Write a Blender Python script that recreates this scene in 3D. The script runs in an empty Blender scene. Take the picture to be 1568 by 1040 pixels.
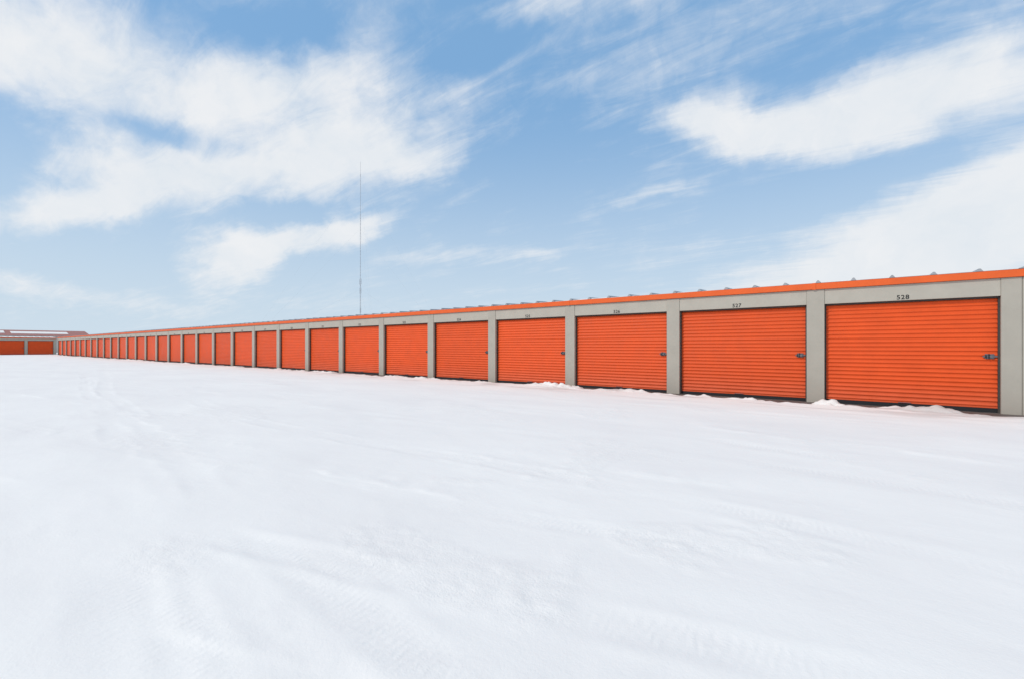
import bpy, math, random
import numpy as np
from mathutils import Vector

random.seed(4)
scene = bpy.context.scene
scene.view_settings.view_transform = 'Standard'
scene.view_settings.look = 'None'
scene.view_settings.exposure = 0
rad = math.radians

# ------------------------------------------------------------------ constants
WALL_Y = 12.12      # facade plane
X0 = 2.27           # last pillar
PITCH = 3.14
PW = 0.33
SHORT = 0.13        # the end unit is a little narrower
HEAD_Z = 2.13
CAM_Z = 1.20
YAW = 37.8

# ------------------------------------------------------------------ materials
def new_mat(name):
    m = bpy.data.materials.new(name); m.use_nodes = True
    nt = m.node_tree
    return m, nt, nt.nodes['Principled BSDF']

def painted(name, col, rough=0.45, var=0.06, dirt=0.0, metallic=0.0, scale=3.0):
    m, nt, b = new_mat(name)
    tc = nt.nodes.new('ShaderNodeTexCoord')
    oi = nt.nodes.new('ShaderNodeObjectInfo')
    n = nt.nodes.new('ShaderNodeTexNoise'); n.inputs['Scale'].default_value = scale
    n.inputs['Detail'].default_value = 5; n.inputs['Roughness'].default_value = 0.65
    add = nt.nodes.new('ShaderNodeVectorMath'); add.operation = 'ADD'
    nt.links.new(tc.outputs['Object'], add.inputs[0]); nt.links.new(oi.outputs['Location'], add.inputs[1])
    nt.links.new(add.outputs[0], n.inputs['Vector'])
    r = nt.nodes.new('ShaderNodeMapRange')
    r.inputs['From Min'].default_value = 0.3; r.inputs['From Max'].default_value = 0.7
    r.inputs['To Min'].default_value = 1 - var; r.inputs['To Max'].default_value = 1 + var
    nt.links.new(n.outputs['Fac'], r.inputs['Value'])
    rv = nt.nodes.new('ShaderNodeMapRange'); rv.inputs['To Min'].default_value = 0.95; rv.inputs['To Max'].default_value = 1.04
    nt.links.new(oi.outputs['Random'], rv.inputs['Value'])
    mm = nt.nodes.new('ShaderNodeMath'); mm.operation = 'MULTIPLY'
    nt.links.new(r.outputs[0], mm.inputs[0]); nt.links.new(rv.outputs[0], mm.inputs[1])
    mix = nt.nodes.new('ShaderNodeVectorMath'); mix.operation = 'SCALE'
    mix.inputs[0].default_value = col
    nt.links.new(mm.outputs[0], mix.inputs['Scale'])
    out = mix.outputs[0]
    if dirt > 0:
        sep = nt.nodes.new('ShaderNodeSeparateXYZ'); nt.links.new(tc.outputs['Object'], sep.inputs[0])
        mr = nt.nodes.new('ShaderNodeMapRange'); mr.inputs['From Min'].default_value = 0.5
        mr.inputs['From Max'].default_value = 0.0; mr.inputs['To Max'].default_value = dirt
        nt.links.new(sep.outputs['Z'], mr.inputs['Value'])
        mu = nt.nodes.new('ShaderNodeMath'); mu.operation = 'MULTIPLY'
        nt.links.new(mr.outputs[0], mu.inputs[0]); nt.links.new(n.outputs['Fac'], mu.inputs[1])
        mx = nt.nodes.new('ShaderNodeMixRGB'); nt.links.new(mu.outputs[0], mx.inputs['Fac'])
        nt.links.new(out, mx.inputs[1]); mx.inputs[2].default_value = (0.42, 0.30, 0.24, 1)
        out = mx.outputs[0]
    nt.links.new(out, b.inputs['Base Color'])
    rr = nt.nodes.new('ShaderNodeMapRange'); rr.inputs['To Min'].default_value = rough - 0.08
    rr.inputs['To Max'].default_value = rough + 0.1
    nt.links.new(n.outputs['Fac'], rr.inputs['Value']); nt.links.new(rr.outputs[0], b.inputs['Roughness'])
    b.inputs['Metallic'].default_value = metallic
    b.inputs['Specular IOR Level'].default_value = 0.3
    return m

M_ORANGE = painted('orange_door_paint', (0.70, 0.082, 0.010), 0.5, 0.06, dirt=0.20)
M_TRIM = painted('orange_trim_paint', (0.70, 0.11, 0.020), 0.5, 0.06)
M_GREY = painted('taupe_steel_paint', (0.41, 0.375, 0.315), 0.5, 0.05, dirt=0.25)
M_DARK = painted('black_rubber_seal', (0.02, 0.02, 0.022), 0.7, 0.2)
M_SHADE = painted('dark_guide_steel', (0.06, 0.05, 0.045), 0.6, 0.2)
M_LATCH = painted('galvanised_latch', (0.16, 0.16, 0.17), 0.4, 0.2, metallic=0.5, scale=20)
M_ROOF = painted('galvalume_roof', (0.34, 0.35, 0.36), 0.45, 0.1, metallic=0.3)
M_INK = painted('black_number_paint', (0.02, 0.02, 0.02), 0.6, 0.0)
M_CONC = painted('wet_concrete', (0.12, 0.10, 0.09), 0.6, 0.45, scale=5)
M_REDROOF = painted('red_brown_roof', (0.36, 0.15, 0.12), 0.6, 0.12)
M_PALE = painted('pale_wall', (0.5, 0.49, 0.47), 0.6, 0.1)
M_MAST = painted('mast_steel', (0.30, 0.31, 0.34), 0.6, 0.1)

def snow_material():
    m, nt, b = new_mat('snow')
    L = nt.links.new
    geo = nt.nodes.new('ShaderNodeNewGeometry')
    def noise(scale, detail=5, rough=0.6, vec=None, dist=0.0):
        n = nt.nodes.new('ShaderNodeTexNoise')
        n.inputs['Scale'].default_value = scale; n.inputs['Detail'].default_value = detail
        n.inputs['Roughness'].default_value = rough; n.inputs['Distortion'].default_value = dist
        L(vec if vec else geo.outputs['Position'], n.inputs['Vector']); return n
    def attr(nm):
        at = nt.nodes.new('ShaderNodeAttribute'); at.attribute_name = nm; return at.outputs['Fac']
    def MA(op, a, b_, ):
        n = nt.nodes.new('ShaderNodeMath'); n.operation = op
        for k, q in enumerate((a, b_)):
            if isinstance(q, (int, float)): n.inputs[k].default_value = q
            else: L(q, n.inputs[k])
        return n.outputs[0]
    mp = nt.nodes.new('ShaderNodeMapping'); mp.inputs['Scale'].default_value = (0.4, 1.0, 1.0)
    mp.inputs['Rotation'].default_value = (0, 0, rad(8))
    L(geo.outputs['Position'], mp.inputs['Vector'])
    n1 = noise(0.9, 6, 0.62, mp.outputs[0], 0.4)
    n2 = noise(11.0, 5, 0.7)
    n3 = noise(80.0, 2, 0.7)
    cr = nt.nodes.new('ShaderNodeValToRGB')
    cr.color_ramp.elements[0].position = 0.30; cr.color_ramp.elements[0].color = (0.815, 0.772, 0.735, 1)
    cr.color_ramp.elements[1].position = 0.62; cr.color_ramp.elements[1].color = (0.868, 0.828, 0.782, 1)
    L(n1.outputs['Fac'], cr.inputs[0])
    mx = nt.nodes.new('ShaderNodeMixRGB'); L(attr('dirt'), mx.inputs['Fac'])
    L(cr.outputs[0], mx.inputs[1]); mx.inputs[2].default_value = (0.50, 0.44, 0.41, 1)
    L(mx.outputs[0], b.inputs['Base Color'])
    b.inputs['Roughness'].default_value = 0.75
    b.inputs['Specular IOR Level'].default_value = 0.2
    wv = nt.nodes.new('ShaderNodeTexWave'); wv.inputs['Scale'].default_value = 6.5
    wv.inputs['Distortion'].default_value = 7; wv.inputs['Detail'].default_value = 3
    wv.bands_direction = 'X'; L(geo.outputs['Position'], wv.inputs['Vector'])
    tm = MA('MULTIPLY', MA('MULTIPLY', attr('track'), wv.outputs['Fac']), n2.outputs['Fac'])
    rg = MA('ADD', MA('MULTIPLY', attr('rough'), 1.6), 0.8)
    def bump(h, strength, dist, prev=None):
        bp = nt.nodes.new('ShaderNodeBump'); bp.inputs['Strength'].default_value = strength
        bp.inputs['Distance'].default_value = dist; L(h, bp.inputs['Height'])
        if prev: L(prev, bp.inputs['Normal'])
        return bp.outputs[0]
    o = bump(n1.outputs['Fac'], 0.5, 0.018)
    o = bump(MA('MULTIPLY', n2.outputs['Fac'], rg), 0.45, 0.007, o)
    o = bump(MA('MULTIPLY', n3.outputs['Fac'], rg), 0.5, 0.0022, o)
    o = bump(tm, 0.5, 0.005, o)
    L(o, b.inputs['Normal'])
    return m
M_SNOW = snow_material()

# ------------------------------------------------------------------ mesh helpers
class Mesh:
    def __init__(s): s.v = []; s.f = []; s.mi = []
    def box(s, x0, x1, y0, y1, z0, z1, m=0):
        n = len(s.v)
        s.v += [(x0,y0,z0),(x1,y0,z0),(x1,y1,z0),(x0,y1,z0),(x0,y0,z1),(x1,y0,z1),(x1,y1,z1),(x0,y1,z1)]
        for q in [(0,3,2,1),(4,5,6,7),(0,1,5,4),(1,2,6,5),(2,3,7,6),(3,0,4,7)]:
            s.f.append(tuple(n+i for i in q)); s.mi.append(m)
    def prism(s, poly_a, poly_b, m=0):
        n = len(s.v); k = len(poly_a)
        s.v += list(poly_a) + list(poly_b)
        s.f.append(tuple(n+i for i in range(k))); s.mi.append(m)
        s.f.append(tuple(n+k+i for i in reversed(range(k)))); s.mi.append(m)
        for i in range(k):
            j = (i+1) % k
            s.f.append((n+j, n+i, n+k+i, n+k+j)); s.mi.append(m)
    def tube(s, a, b, r, seg=8, m=0):
        a = Vector(a); b = Vector(b); d = (b-a).normalized()
        u = d.orthogonal().normalized(); w = d.cross(u)
        pa = [tuple(a + u*r*math.cos(t) + w*r*math.sin(t)) for t in [2*math.pi*i/seg for i in range(seg)]]
        pb = [tuple(b + u*r*math.cos(t) + w*r*math.sin(t)) for t in [2*math.pi*i/seg for i in range(seg)]]
        s.prism(pa, pb, m)
    def data(s, name, mats):
        me = bpy.data.meshes.new(name); me.from_pydata(s.v, [], s.f)
        for m in mats: me.materials.append(m)
        me.polygons.foreach_set('material_index', s.mi); me.update()
        return me
    def obj(s, name, mats, parent=None, bevel=0):
        o = bpy.data.objects.new(name, s.data(name, mats)); scene.collection.objects.link(o)
        if parent: o.parent = parent
        if bevel:
            b = o.modifiers.new('bevel', 'BEVEL'); b.width = bevel; b.segments = 2
        return o

def door_mesh(w):
    m = Mesh(); z0, z1 = 0.075, HEAD_Z + 0.06
    pitch = 0.0855; prof = []
    z = z0
    while z < z1:
        for fz, dy in [(0.0, 0.0), (0.06, 0.011), (0.22, 0.017), (0.40, 0.013), (0.56, 0.002), (0.64, -0.001), (0.94, -0.001)]:
            zz = z + fz*pitch
            if zz < z1: prof.append((zz, dy))
        z += pitch
    n = len(prof)
    for zz, dy in prof: m.v += [(-w/2, -dy, zz), (w/2, -dy, zz)]
    for i in range(n-1):
        m.f.append((2*i, 2*i+1, 2*i+3, 2*i+2)); m.mi.append(0)
    m.box(-w/2, w/2, -0.018, 0.012, 0.045, 0.073, 0)
    m.box(-w/2, w/2, -0.013, 0.010, -0.06, 0.043, 1)
    xr = w/2
    m.box(xr-0.17, xr-0.045, -0.024, -0.0175, 0.965, 1.055, 2)
    m.box(xr-0.20, xr+0.02, -0.038, -0.0245, 0.995, 1.022, 2)
    m.tube((xr-0.085, -0.018, 1.008), (xr-0.085, -0.064, 1.008), 0.026, 12, 2)
    m.box(xr-0.165, xr-0.150, -0.054, -0.0385, 0.975, 1.035, 3)
    m.box(xr-0.125, xr-0.11, -0.046, -0.0385, 0.955, 1.06, 3)
    m.box(-0.10, 0.10, -0.034, -0.019, 0.052, 0.064, 2)
    return m.data('roll_up_door', [M_ORANGE, M_DARK, M_LATCH, M_DARK])
DOOR = door_mesh(PITCH-PW-.05)
DOOR_END = door_mesh(PITCH-PW-.05-SHORT)

def storage_building(loc, rotz, n, last_no, extra_right, short=0.0, depth=9.0, numbers=True):
    root = bpy.data.objects.new('storage_unit_building', None); scene.collection.objects.link(root)
    root.location = loc; root.rotation_euler = (0, 0, rotz)
    xl = -n*PITCH - PW/2; xr = PW/2 + extra_right
    slope = 0.042
    def zr(y): return 2.585 + slope*min(y, depth-y)
    def bay(k):
        a, b = -(k+1)*PITCH+PW/2, -k*PITCH-PW/2
        return (a, b-short) if k == 0 else (a, b)
    m = Mesh()
    m.box(xl+0.01, xr-0.01, 0.17, depth, -0.2, 2.55)
    m.prism([(xl+.01,0.17,2.551),(xl+.01,depth,2.551),(xl+.01,depth/2,zr(depth/2)-.02)],
            [(xr-.01,0.17,2.551),(xr-.01,depth,2.551),(xr-.01,depth/2,zr(depth/2)-.02)])
    m.obj('wall_shell', [M_GREY], root)
    m = Mesh()
    for k in range(n+1):
        c = -k*PITCH
        a, b = c-PW/2, c+PW/2
        if k == 0 and short > 0:
            a -= short; b = a+0.26
            m.box(b+0.007, xr, -0.004, 0.168, -0.2, 2.455)
        m.box(a, b, -0.012, 0.168, -0.2, 2.455)
    m.obj('pillars', [M_GREY], root, 0.004)
    m = Mesh()
    for k in range(n):
        a, b = bay(k)
        m.box(a+0.002, b-0.002, 0.0, 0.06, HEAD_Z, 2.455)
    m.obj('door_headers', [M_GREY], root, 0.003)
    m = Mesh()
    for k in range(n):
        a, b = bay(k)
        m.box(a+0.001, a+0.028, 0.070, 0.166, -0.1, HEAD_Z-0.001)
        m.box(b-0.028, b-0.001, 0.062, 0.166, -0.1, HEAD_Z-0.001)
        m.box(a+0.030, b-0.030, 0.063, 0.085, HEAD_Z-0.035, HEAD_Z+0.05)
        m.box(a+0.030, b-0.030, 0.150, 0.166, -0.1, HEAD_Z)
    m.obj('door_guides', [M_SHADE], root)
    m = Mesh(); x = xr + 0.03; i = 0
    first = True
    while x > xl:
        Ln = (xr+0.03+PITCH+0.02 if first else PITCH*2)
        first = False
        Ln = min(Ln, x-(xl-0.03))
        o = 0.002 if i % 2 else 0.0
        m.box(x-Ln+0.003, x, -0.050-o, 0.05, 2.458+o, 2.592+o, 0)
        if x-Ln > xl+0.5: m.box(x-Ln-0.03, x-Ln+0.03, -0.058, -0.045, 2.450, 2.600, 0)
        x -= Ln; i += 1
        if x <= xl + 0.01: break
    m.obj('fascia_trim', [M_TRIM], root, 0.003)
    m = Mesh()
    for xe in (xl-0.03, xr+0.001):
        m.prism([(xe,0.055,2.46),(xe,depth,2.46),(xe,depth,2.60),(xe,depth/2,zr(depth/2)+.02),(xe,0.055,2.60)],
                [(xe+.03,0.055,2.46),(xe+.03,depth,2.46),(xe+.03,depth,2.60),(xe+.03,depth/2,zr(depth/2)+.02),(xe+.03,0.055,2.60)])
    m.obj('gable_trim', [M_TRIM], root)
    m = Mesh()
    for ya, yb in ((-0.04, depth/2), (depth/2, depth+0.04)):
        za, zb = zr(ya)+.012, zr(yb)+.012
        m.prism([(xl-.03,ya,za),(xl-.03,yb,zb),(xl-.03,yb,zb+.006),(xl-.03,ya,za+.006)],
                [(xr+.03,ya,za),(xr+.03,yb,zb),(xr+.03,yb,zb+.006),(xr+.03,ya,za+.006)])
    x = 0.05
    if short > 0: m.prism([(x-.14,-.056,zr(0)+.015),(x+.14,-.056,zr(0)+.015),(x+.14,-.056,zr(0)+.075),(x+.02,-.056,zr(0)+.085)],
                          [(x-.14,1.5,zr(1.5)+.015),(x+.14,1.5,zr(1.5)+.015),(x+.14,1.5,zr(1.5)+.075),(x+.02,1.5,zr(1.5)+.085)])
    x -= PITCH/5
    while x > xl:
        for ya, yb in ((-0.055, depth/2), (depth/2+0.001, depth+0.05)):
            za, zb = zr(ya)+.015, zr(yb)+.015
            hh = 0.056 + random.uniform(-.004, .004)
            def tr(y, z): return [(x-.05,y,z),(x+.05,y,z),(x+.012,y,z+hh),(x-.012,y,z+hh)]
            m.prism(tr(ya,za), tr(yb,zb))
        x -= PITCH/5
    m.box(xl-.03, xr+.03, depth/2-.15, depth/2+.15, zr(depth/2)+.06, zr(depth/2)+.09)
    m.obj('standing_seam_roof', [M_ROOF], root)
    m = Mesh(); step = PITCH/20; x = xl
    cols = []
    while x < xr+.03:
        t = 0.5+0.5*math.sin(x*1.9)+0.6*math.sin(x*.61+1)+random.uniform(-.5,.5)
        cols.append((x, max(0.0, 0.007*t)+0.004, random.uniform(-.03,.05))); x += step
    ys = [0.0, 0.03, 0.5, depth/2, depth]
    for (x, t, dy) in cols:
        for j, y in enumerate(ys):
            yy = y + (dy if j < 2 else 0)
            m.v.append((x, yy, zr(yy)+0.019 + (t if j > 0 else -0.01) + (0.004 if j > 1 else 0)))
    for i in range(len(cols)-1):
        for j in range(len(ys)-1):
            p = i*len(ys)+j
            m.f.append((p, p+len(ys), p+len(ys)+1, p+1)); m.mi.append(0)
    m.obj('roof_snow', [M_SNOW], root)
    for k in range(n):
        a, b = bay(k); c = (a+b)/2
        o = bpy.data.objects.new('roll_up_door', DOOR_END if (k == 0 and short > 0) else DOOR); scene.collection.objects.link(o)
        o.parent = root; o.location = (c, 0.118 + random.uniform(-.006,.006), random.choice([0,0,0,.006,.012]))
        if numbers and k < 20:
            cu = bpy.data.curves.new('unit_number', 'FONT'); cu.body = str(last_no-k)
            cu.size = 0.122; cu.align_x = 'CENTER'; cu.extrude = 0.001; cu.materials.append(M_INK)
            cu.space_character = 1.12; cu.offset = 0.002
            t = bpy.data.objects.new('unit_number', cu); scene.collection.objects.link(t)
            t.parent = root; t.location = (c-0.03, -0.0025, HEAD_Z+0.022)
            t.rotation_euler = (rad(90), 0, 0)
    return root

storage_building((X0, WALL_Y, 0), 0, 31, 528, 0.16, SHORT)
storage_building((-101.5, 12.6, 0), rad(90), 16, 496, 0.0, numbers=False)

# ------------------------------------------------------------------ distant building
def distant():
    root = bpy.data.objects.new('distant_warehouse', None); scene.collection.objects.link(root)
    root.location = (-135, -20, 0); root.rotation_euler = (0, 0, rad(90))
    m = Mesh(); m.box(-40, 42, 0, 14, -0.2, 3.4); m.obj('walls', [M_PALE], root)
    m = Mesh()
    m.prism([(-40.5,-.4,3.41),(-40.5,14.4,3.41),(-40.5,7,4.7)], [(42.5,-.4,3.41),(42.5,14.4,3.41),(42.5,7,4.7)])
    m.obj('roof', [M_REDROOF], root)
    m = Mesh()
    x = -39.0
    while x < 38:
        ln = random.uniform(3, 9); y0 = random.uniform(1.2, 2.6); y1 = random.uniform(4.2, 5.6)
        x1 = min(x+ln, 40)
        z = lambda y: 3.41 + (y+.4)*1.29/7.4
        m.prism([(x,y0,z(y0)+.01),(x,y1,z(y1)+.01),(x,y1,z(y1)+.08),(x,y0,z(y0)+.06)],
                [(x1,y0,z(y0)+.01),(x1,y1,z(y1)+.01),(x1,y1,z(y1)+.08),(x1,y0,z(y0)+.06)])
        x = x1+random.uniform(0.1, 1.0)
    m.obj('roof_snow', [M_SNOW], root)
    m = Mesh()
    for i in range(10): m.box(-37+i*7.5, -33+i*7.5, -.05, .05, 0, 2.8)
    m.obj('doors', [M_REDROOF], root)
distant()

# ------------------------------------------------------------------ radio mast
def mast():
    m = Mesh()
    R = np.array([.790, .613]); F = np.array([-.613, .790])
    d = 150.0; p = R*((552-784)/697*d) + F*d
    ht = 62.0
    def legs(z):
        w = 0.17 if z < 22 else (0.11 if z < 45 else 0.07)
        return [(w*math.cos(a), w*math.sin(a)) for a in (0.3, 0.3+2.094, 0.3+4.189)]
    z = 0.0; st = 1.0
    while z < ht-4:
        A = legs(z+.01)
        rr = 0.024 if z < 22 else (0.018 if z < 45 else 0.013)
        for i in range(3):
            j = (i+1) % 3
            m.tube((A[i][0],A[i][1],z), (A[i][0],A[i][1],z+st), rr, 5)
            m.tube((A[i][0],A[i][1],z), (A[j][0],A[j][1],z+st), rr*.5, 4)
        z += st
    m.tube((0,0,ht-5), (0,0,ht), 0.03, 6)
    for zz, ln in ((22.5, 0.9), (19.5, 0.7), (13.0, 0.5)):
        m.box(-ln/2, ln/2, -.05, .05, zz, zz+.08)
        for sx in (-1, 1): m.tube((sx*ln/2, 0, zz-.9), (sx*ln/2, 0, zz+.9), 0.05, 6)
    for zz in (20, 40, 56):
        for a in (0.3, 2.39, 4.49):
            m.tube((0,0,zz), (34*math.cos(a), 34*math.sin(a), 0), 0.006, 3)
    o = m.obj('radio_mast', [M_MAST]); o.location = (p[0], p[1], 0)
mast()

m = Mesh(); m.tube((0,0,-.1), (0,0,1.25), 0.07, 10, 0); m.tube((0,0,1.25), (0,0,1.31), 0.05, 10, 0)
m.tube((0,0,.85), (0,0,.98), 0.074, 10, 1)
o = m.obj('marker_bollard', [M_TRIM, M_PALE]); o.location = (-92.5, 5.6, 0)

# ------------------------------------------------------------------ snow ground
def hsh(ix, iy, seed):
    h = (ix*374761393 + iy*668265263 + seed*144665) & 0xffffffff
    h = ((h ^ (h >> 13))*1274126177) & 0xffffffff
    return ((h ^ (h >> 16)) & 0xffff)/65535.0*2*np.pi
def pn(x, y, seed=0):
    xi = np.floor(x).astype(np.int64); yi = np.floor(y).astype(np.int64)
    fx = x-xi; fy = y-yi
    u = fx**3*(fx*(fx*6-15)+10); v = fy**3*(fy*(fy*6-15)+10)
    def g(a, b):
        t = hsh(xi+a, yi+b, seed); return np.cos(t)*(fx-a)+np.sin(t)*(fy-b)
    return (g(0,0)*(1-u)+g(1,0)*u)*(1-v)+(g(0,1)*(1-u)+g(1,1)*u)*v
def fbm(x, y, o=4, seed=0):
    s = 0; a = 1.0
    for i in range(o): s = s+a*pn(x*2**i, y*2**i, seed+i*17); a *= .5
    return s
def ss(a, b, x):
    t = np.clip((x-a)/(b-a), 0, 1); return t*t*(3-2*t)

def axis(parts):
    out = []
    for a, b, s in parts: out += list(np.arange(a, b-1e-6, s))
    return np.array(out)
def geo(a, b, n): return list(a*(b/a)**(np.arange(1, n+1)/n))
xs = np.concatenate([-np.array(geo(110, 5000, 14))[::-1], axis([(-110,-30,.35), (-30,-8,.09), (-8,-5,.045), (-5,3,.03), (3,12,.15)]), np.array([12]+geo(12, 5000, 18))])
ys = np.concatenate([-np.array(geo(6, 5000, 24))[::-1], axis([(-6,0,.25), (0,4,.03), (4,10.8,.08), (10.8,12.3,.03), (12.3,14,.4)]), np.array([14]+geo(14, 5000, 18))])
X, Y = np.meshgrid(xs, ys, indexing='ij')
r = np.hypot(X, Y); fade = 1-ss(60, 160, r)
warp = fbm(X*.5, Y*.5, 3, 90)*.35
hgt = (0.03*fbm(X*.09, Y*.16, 3, 1) + 0.007*fbm(X*.35, Y*.7, 3, 7))*fade
near = 1-ss(9, 16, r)
hgt += 0.0035*fbm(X*1.6+warp, Y*2.2, 4, 12)*near
patch = ss(0.10, 0.42, fbm(X*.6+warp, Y*.75, 4, 33))
hgt += patch*0.012*np.abs(fbm(X*5.0, Y*6.0, 4, 41))*near
# thin crust ledges left by the plough blade
ridge = 0
for (y0, sl, ph, h) in [(1.25,.22,.7,.007),(2.55,.05,2.2,.006),(4.2,-.04,.2,.009),(6.9,.03,3.3,.011)]:
    d = Y-(y0+sl*X+.22*np.sin(X*.6+ph)+.14*fbm(X*1.1, X*0+ph, 3, int(y0*13)))
    vis = ss(-.05, .3, fbm(X*.45, Y*.4, 3, int(y0*9)+5))*(1-ss(14, 30, r))
    ridge = ridge + vis*h*ss(0, .05, d)*(1-ss(.05, .6, d))*(1+1.2*fbm(X*4, Y*4, 3, 66))
hgt += ridge
track = np.zeros_like(X)
for (y0, sl, amp, ph, w, dep) in [(0.10,-.18,.05,0,.15,.007),(0.40,-.14,.05,0,.11,.005),(1.0,-.12,.08,.6,.12,.004),(2.03,.27,.06,1,.12,.006),(2.9,.2,.1,1.5,.11,.003),
                              (3.3,-.03,.3,2,.13,.004),(4.9,-.03,.3,2,.13,.004),(6.3,.02,.4,4,.14,.005),(7.9,.02,.4,4,.14,.005),(9.2,0,.25,1,.14,.007),(10.3,0,.2,3,.14,.008)]:
    d = Y-(y0+sl*X+amp*np.sin(X*.45+ph)+.05*pn(X*1.3, X*0, int(y0*10)))
    vis = ss(-.20, .35, fbm(X*.5, Y*.5, 2, int(y0*7)+3))*(1-ss(25, 60, r))
    c = np.exp(-(np.abs(d)/w)**4)
    hgt += vis*(-dep*c + dep*.6*np.exp(-((np.abs(d)-w*1.35)/(w*.4))**2)*(1+1.5*pn(X*5, Y*5, 5)))
    track = np.maximum(track, vis*c)
dist = WALL_Y - Y
inb = (X < X0+.3) & (X > -99.5)
bx = 0.42 + 0.50*fbm(X*.45, X*0+.3, 4, 60)
e = ss(bx-.08, bx+.12, dist + .18*pn(X*3, Y*5, 8))
lump = np.maximum(0, fbm(X*.7, Y*1.4, 4, 71)-.02)*0.10*ss(0.02, .25, dist)*(1-ss(.4, 1.2, dist))
lump2 = np.maximum(0, pn(X*5, Y*6, 77)-.1)*.10*ss(0.05,.3,dist)*(1-ss(.5, 1.1, dist))*ss(0,.3,fbm(X*.5,Y*.2,2,80)+.1)
drift = 0
for (cx, cy, wx, wy, hh) in [(-.62,.40,.34,.20,.13),(-1.7,.55,.25,.14,.07),(-2.1,.6,.2,.12,.06),(1.0,.6,.5,.15,.04),(-7.3,.5,.9,.25,.09),(-6.8,.35,.4,.2,.06),(-13.3,.4,.8,.25,.09),(-21,.4,1.2,.25,.07)]:
    drift = drift + hh*np.exp(-((X-cx)/wx)**2-((dist-cy)/wy)**2)*(1+1.3*fbm(X*5, Y*7, 3, 99))
hg = hgt*e + lump + lump2 + drift
hg = np.where(inb & (dist < 2) & (dist > -.3), hg - (1-e)*0.080, hgt)
dirt = np.where(inb, np.clip(.75*ss(.0,.45,fbm(X*.5, Y*1.8, 4, 51))*(1-ss(.4,2.4,dist)) + .35*(1-ss(.0,.35,dist-bx))*ss(-.2,.3,fbm(X*2,Y*5,3,52)), 0, 1), 0)*ss(-.1,0,dist)
rough = np.clip(patch*near + .8*(1-ss(.6,1.6,dist))*inb + 30*np.abs(ridge), 0, 1)
nx, ny = X.shape
verts = np.stack([X, Y, hg], -1).reshape(-1, 3)
i = np.arange(nx-1)[:, None]*ny + np.arange(ny-1)[None, :]
quads = np.stack([i, i+ny, i+ny+1, i+1], -1).reshape(-1, 4)
me = bpy.data.meshes.new('snow_ground')
me.vertices.add(len(verts)); me.vertices.foreach_set('co', verts.ravel())
me.loops.add(quads.size); me.loops.foreach_set('vertex_index', quads.ravel())
me.polygons.add(len(quads)); me.polygons.foreach_set('loop_start', np.arange(0, quads.size, 4))
me.polygons.foreach_set('loop_total', np.full(len(quads), 4))
me.update(calc_edges=True); me.validate()
me.polygons.foreach_set('use_smooth', np.ones(len(me.polygons), dtype=bool))
for nm, arr in (('track', track), ('dirt', dirt), ('rough', rough)):
    a = me.attributes.new(nm, 'FLOAT', 'POINT'); a.data.foreach_set('value', arr.ravel().astype(np.float32))
me.materials.append(M_SNOW)
g = bpy.data.objects.new('snow_ground', me); scene.collection.objects.link(g)
m = Mesh(); m.box(-99.2, X0+.3, WALL_Y-1.0, WALL_Y+.15, -.2, -.028)
m.obj('concrete_apron', [M_CONC])

# ------------------------------------------------------------------ sun + sky
EL, AZ = 39.0, 210.0     # azimuth clockwise from +Y
sd = Vector((math.sin(rad(AZ))*math.cos(rad(EL)), math.cos(rad(AZ))*math.cos(rad(EL)), math.sin(rad(EL))))
sl = bpy.data.lights.new('sun', 'SUN'); sl.energy = 2.1; sl.angle = rad(6.0); sl.color = (1.0, 0.965, 0.92)
so = bpy.data.objects.new('sun', sl); scene.collection.objects.link(so)
so.rotation_euler = sd.to_track_quat('Z', 'Y').to_euler()

w = bpy.data.worlds.new('World'); scene.world = w; w.use_nodes = True
nt = w.node_tree; L = nt.links.new
STR = 0.15; K = 1/STR
bg = nt.nodes['Background']; bg.inputs['Strength'].default_value = STR
sky = nt.nodes.new('ShaderNodeTexSky'); sky.sky_type = 'NISHITA'; sky.sun_disc = False
sky.sun_elevation = rad(EL); sky.sun_rotation = rad(AZ); sky.dust_density = 0.8; sky.ozone_density = 1.5
def MA(op, a, b=None, c=None, clamp=False):
    n = nt.nodes.new('ShaderNodeMath'); n.operation = op; n.use_clamp = clamp
    for k, q in enumerate((a, b, c)):
        if q is None: continue
        if isinstance(q, (int, float)): n.inputs[k].default_value = q
        else: L(q, n.inputs[k])
    return n.outputs[0]
def SM(x, a, b, lo=0.0, hi=1.0):
    n = nt.nodes.new('ShaderNodeMapRange'); n.interpolation_type = 'SMOOTHSTEP'
    n.inputs['From Min'].default_value = a; n.inputs['From Max'].default_value = b
    n.inputs['To Min'].default_value = lo; n.inputs['To Max'].default_value = hi
    L(x, n.inputs['Value']); return n.outputs[0]
def NZ(vec, scale, detail, rough, dist=0.0):
    n = nt.nodes.new('ShaderNodeTexNoise'); n.inputs['Scale'].default_value = scale
    n.inputs['Detail'].default_value = detail; n.inputs['Roughness'].default_value = rough
    n.inputs['Distortion'].default_value = dist; L(vec, n.inputs['Vector']); return n
tc = nt.nodes.new('ShaderNodeTexCoord')
sp = nt.nodes.new('ShaderNodeSeparateXYZ'); L(tc.outputs['Generated'], sp.inputs[0])
DX, DY, DZ = sp.outputs
azr = MA('MULTIPLY', MA('ARCTAN2', DX, DY), 180/math.pi)
elr = MA('MULTIPLY', MA('ARCSINE', DZ), 180/math.pi)
cmb = nt.nodes.new('ShaderNodeCombineXYZ'); L(azr, cmb.inputs[0]); L(elr, cmb.inputs[1])
AE = cmb.outputs[0]
wn = NZ(AE, 0.10, 5, 0.62)
ws = nt.nodes.new('ShaderNodeVectorMath'); ws.operation = 'SUBTRACT'; L(wn.outputs['Color'], ws.inputs[0]); ws.inputs[1].default_value = (.5,.5,.5)
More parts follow.
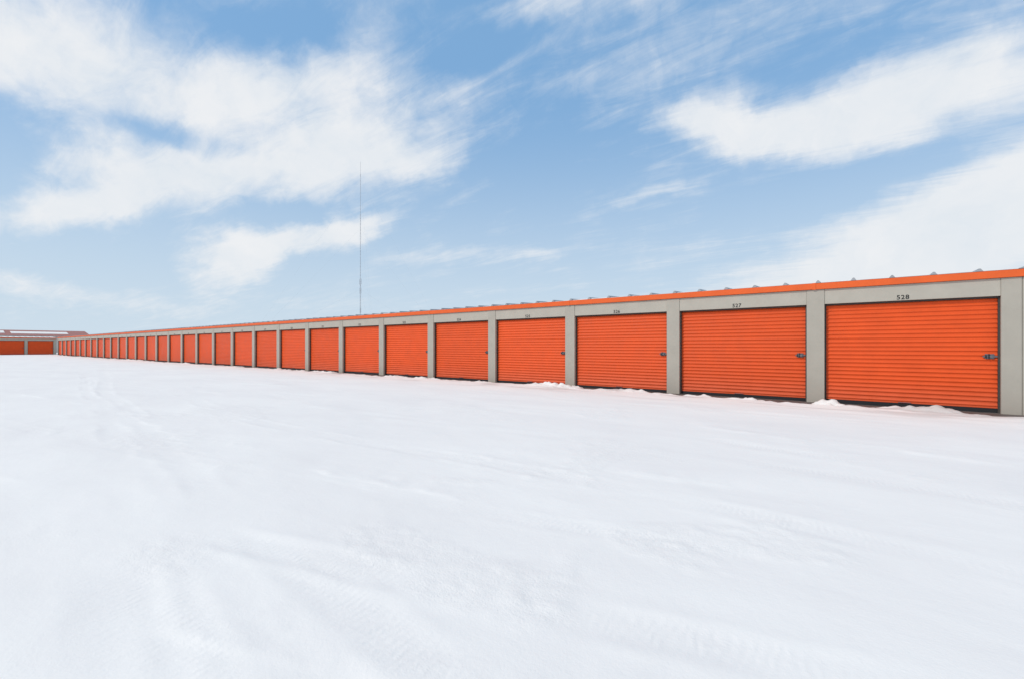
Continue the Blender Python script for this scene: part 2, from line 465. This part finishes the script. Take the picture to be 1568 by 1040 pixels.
wm = nt.nodes.new('ShaderNodeVectorMath'); wm.operation = 'MULTIPLY'; L(ws.outputs[0], wm.inputs[0]); wm.inputs[1].default_value = (10, 4.5, 0)
wa = nt.nodes.new('ShaderNodeVectorMath'); wa.operation = 'ADD'; L(AE, wa.inputs[0]); L(wm.outputs[0], wa.inputs[1])
WAE = wa.outputs[0]
# cloud banks: bearing from north-west axis, elevation, half length, half height, tilt, amount
B = [(-36.5,16.3,15,3.4,6,.95), (-17.8,21.3,16,3.6,10,.95), (-37.5,24.0,18,6,6,.65), (-46,25,10,7,0,.4),
     (-20.8,28.3,15,7,8,.55), (-44,11.8,7,1.8,28,.95), (-48.5,16.5,5,4.2,0,-.9), (-28.5,31,9,2.2,18,-.5), (-37.7,20.3,6,1.2,-5,-.5),
     (-26,14.3,9,1.2,12,-.35), (-42,8.0,8,1.8,5,-.4),
     (-31.0,9.2,6,2.8,15,1.1), (-21.5,13.2,10,1.8,23,1.05),
     (29.6,22.2,11,2.6,-14,1.0), (40.5,22,11,4.0,0,.85), (23.5,25.5,7,2.4,0,.7), (45,25,10,4,0,.55),
     (43.7,9.6,16,5.6,12,.9), (49,13.4,10,5.0,8,.9), (36.5,7.0,18,4.2,10,.6),
     (7,37,17,2.0,0,.5), (-43.2,4.8,12,1.3,-6,.5), (-3.6,11.4,13,1.0,4,.45), (17.2,17.6,8,1.0,10,.4),
     (5.4,31,20,6,5,.20), (30,34,18,5,-5,.15), (5,22,10,6,0,-.35), (33,15.5,14,2.6,5,-.35), (-6,33,7,3,10,-.3),
     (140,45,75,45,0,.75), (-110,45,55,45,0,.75)]  # these two broad banks are out of view, added to neutralise the ambient light
acc = SM(elr, 42, 75, 0, .5)  # unseen cloud cover towards the zenith, added to whiten the ambient light
for (a, e_, lx, ly, t, amp) in B:
    mp = nt.nodes.new('ShaderNodeMapping'); mp.vector_type = 'TEXTURE'
    mp.inputs['Location'].default_value = (a-YAW, e_, 0); mp.inputs['Rotation'].default_value = (0, 0, rad(t))
    mp.inputs['Scale'].default_value = (lx, ly, 1); L(WAE, mp.inputs['Vector'])
    ln = nt.nodes.new('ShaderNodeVectorMath'); ln.operation = 'LENGTH'; L(mp.outputs[0], ln.inputs[0])
    v = SM(ln.outputs['Value'], 0.0, 1.45, amp*1.08, 0.0)
    acc = MA('ADD', acc, v)
den = MA('ADD', DZ, 0.10)
px = MA('DIVIDE', DX, den); py = MA('DIVIDE', DY, den)
c2 = nt.nodes.new('ShaderNodeCombineXYZ'); L(px, c2.inputs[0]); L(py, c2.inputs[1])
m1 = nt.nodes.new('ShaderNodeMapping'); m1.inputs['Rotation'].default_value = (0, 0, rad(-28)); m1.inputs['Scale'].default_value = (0.5, 1.7, 1)
L(c2.outputs[0], m1.inputs['Vector'])
N1 = NZ(m1.outputs[0], 1.5, 7, 0.6, 0.5)
N2 = NZ(m1.outputs[0], 4.5, 6, 0.66, 1.0)
N3 = NZ(WAE, 0.15, 6, 0.6, 0.2)
nn = MA('ADD', MA('MULTIPLY', MA('SUBTRACT', N1.outputs['Fac'], .5), 1.3), MA('MULTIPLY', MA('SUBTRACT', N2.outputs['Fac'], .5), .9))
nn = MA('ADD', nn, MA('MULTIPLY', MA('SUBTRACT', N3.outputs['Fac'], .5), .9))
tot = MA('ADD', acc, nn)
dens = MA('MULTIPLY', SM(tot, -0.10, 1.08), .95)
haze = MA('MULTIPLY', MA('POWER', SM(elr, 33.0, -3.0), 1.15), .95)
base = nt.nodes.new('ShaderNodeMixRGB'); base.inputs['Fac'].default_value = 0.8
L(sky.outputs[0], base.inputs[1]); base.inputs[2].default_value = (.225*K, .445*K, .74*K, 1)
hz = nt.nodes.new('ShaderNodeMixRGB'); L(haze, hz.inputs['Fac'])
L(base.outputs[0], hz.inputs[1]); hz.inputs[2].default_value = (.64*K, .75*K, .84*K, 1)
cc = nt.nodes.new('ShaderNodeValToRGB')
cc.color_ramp.elements[0].position = .3; cc.color_ramp.elements[0].color = (.77,.82,.87,1)
cc.color_ramp.elements[1].position = .7; cc.color_ramp.elements[1].color = (.88,.89,.905,1)
L(N3.outputs['Fac'], cc.inputs[0])
cs = nt.nodes.new('ShaderNodeVectorMath'); cs.operation = 'SCALE'; cs.inputs['Scale'].default_value = K
L(cc.outputs[0], cs.inputs[0])
fin = nt.nodes.new('ShaderNodeMixRGB'); L(dens, fin.inputs['Fac']); L(hz.outputs[0], fin.inputs[1]); L(cs.outputs[0], fin.inputs[2])
L(fin.outputs[0], bg.inputs['Color'])

# ------------------------------------------------------------------ camera
cd = bpy.data.cameras.new('camera'); cd.lens = 16.0; cd.sensor_width = 36; cd.clip_end = 12000; cd.clip_start = .05
cd.shift_y = 0.007
co = bpy.data.objects.new('camera', cd); scene.collection.objects.link(co)
co.location = (0, 0, CAM_Z); co.rotation_euler = (rad(90), 0, rad(YAW))
scene.camera = co
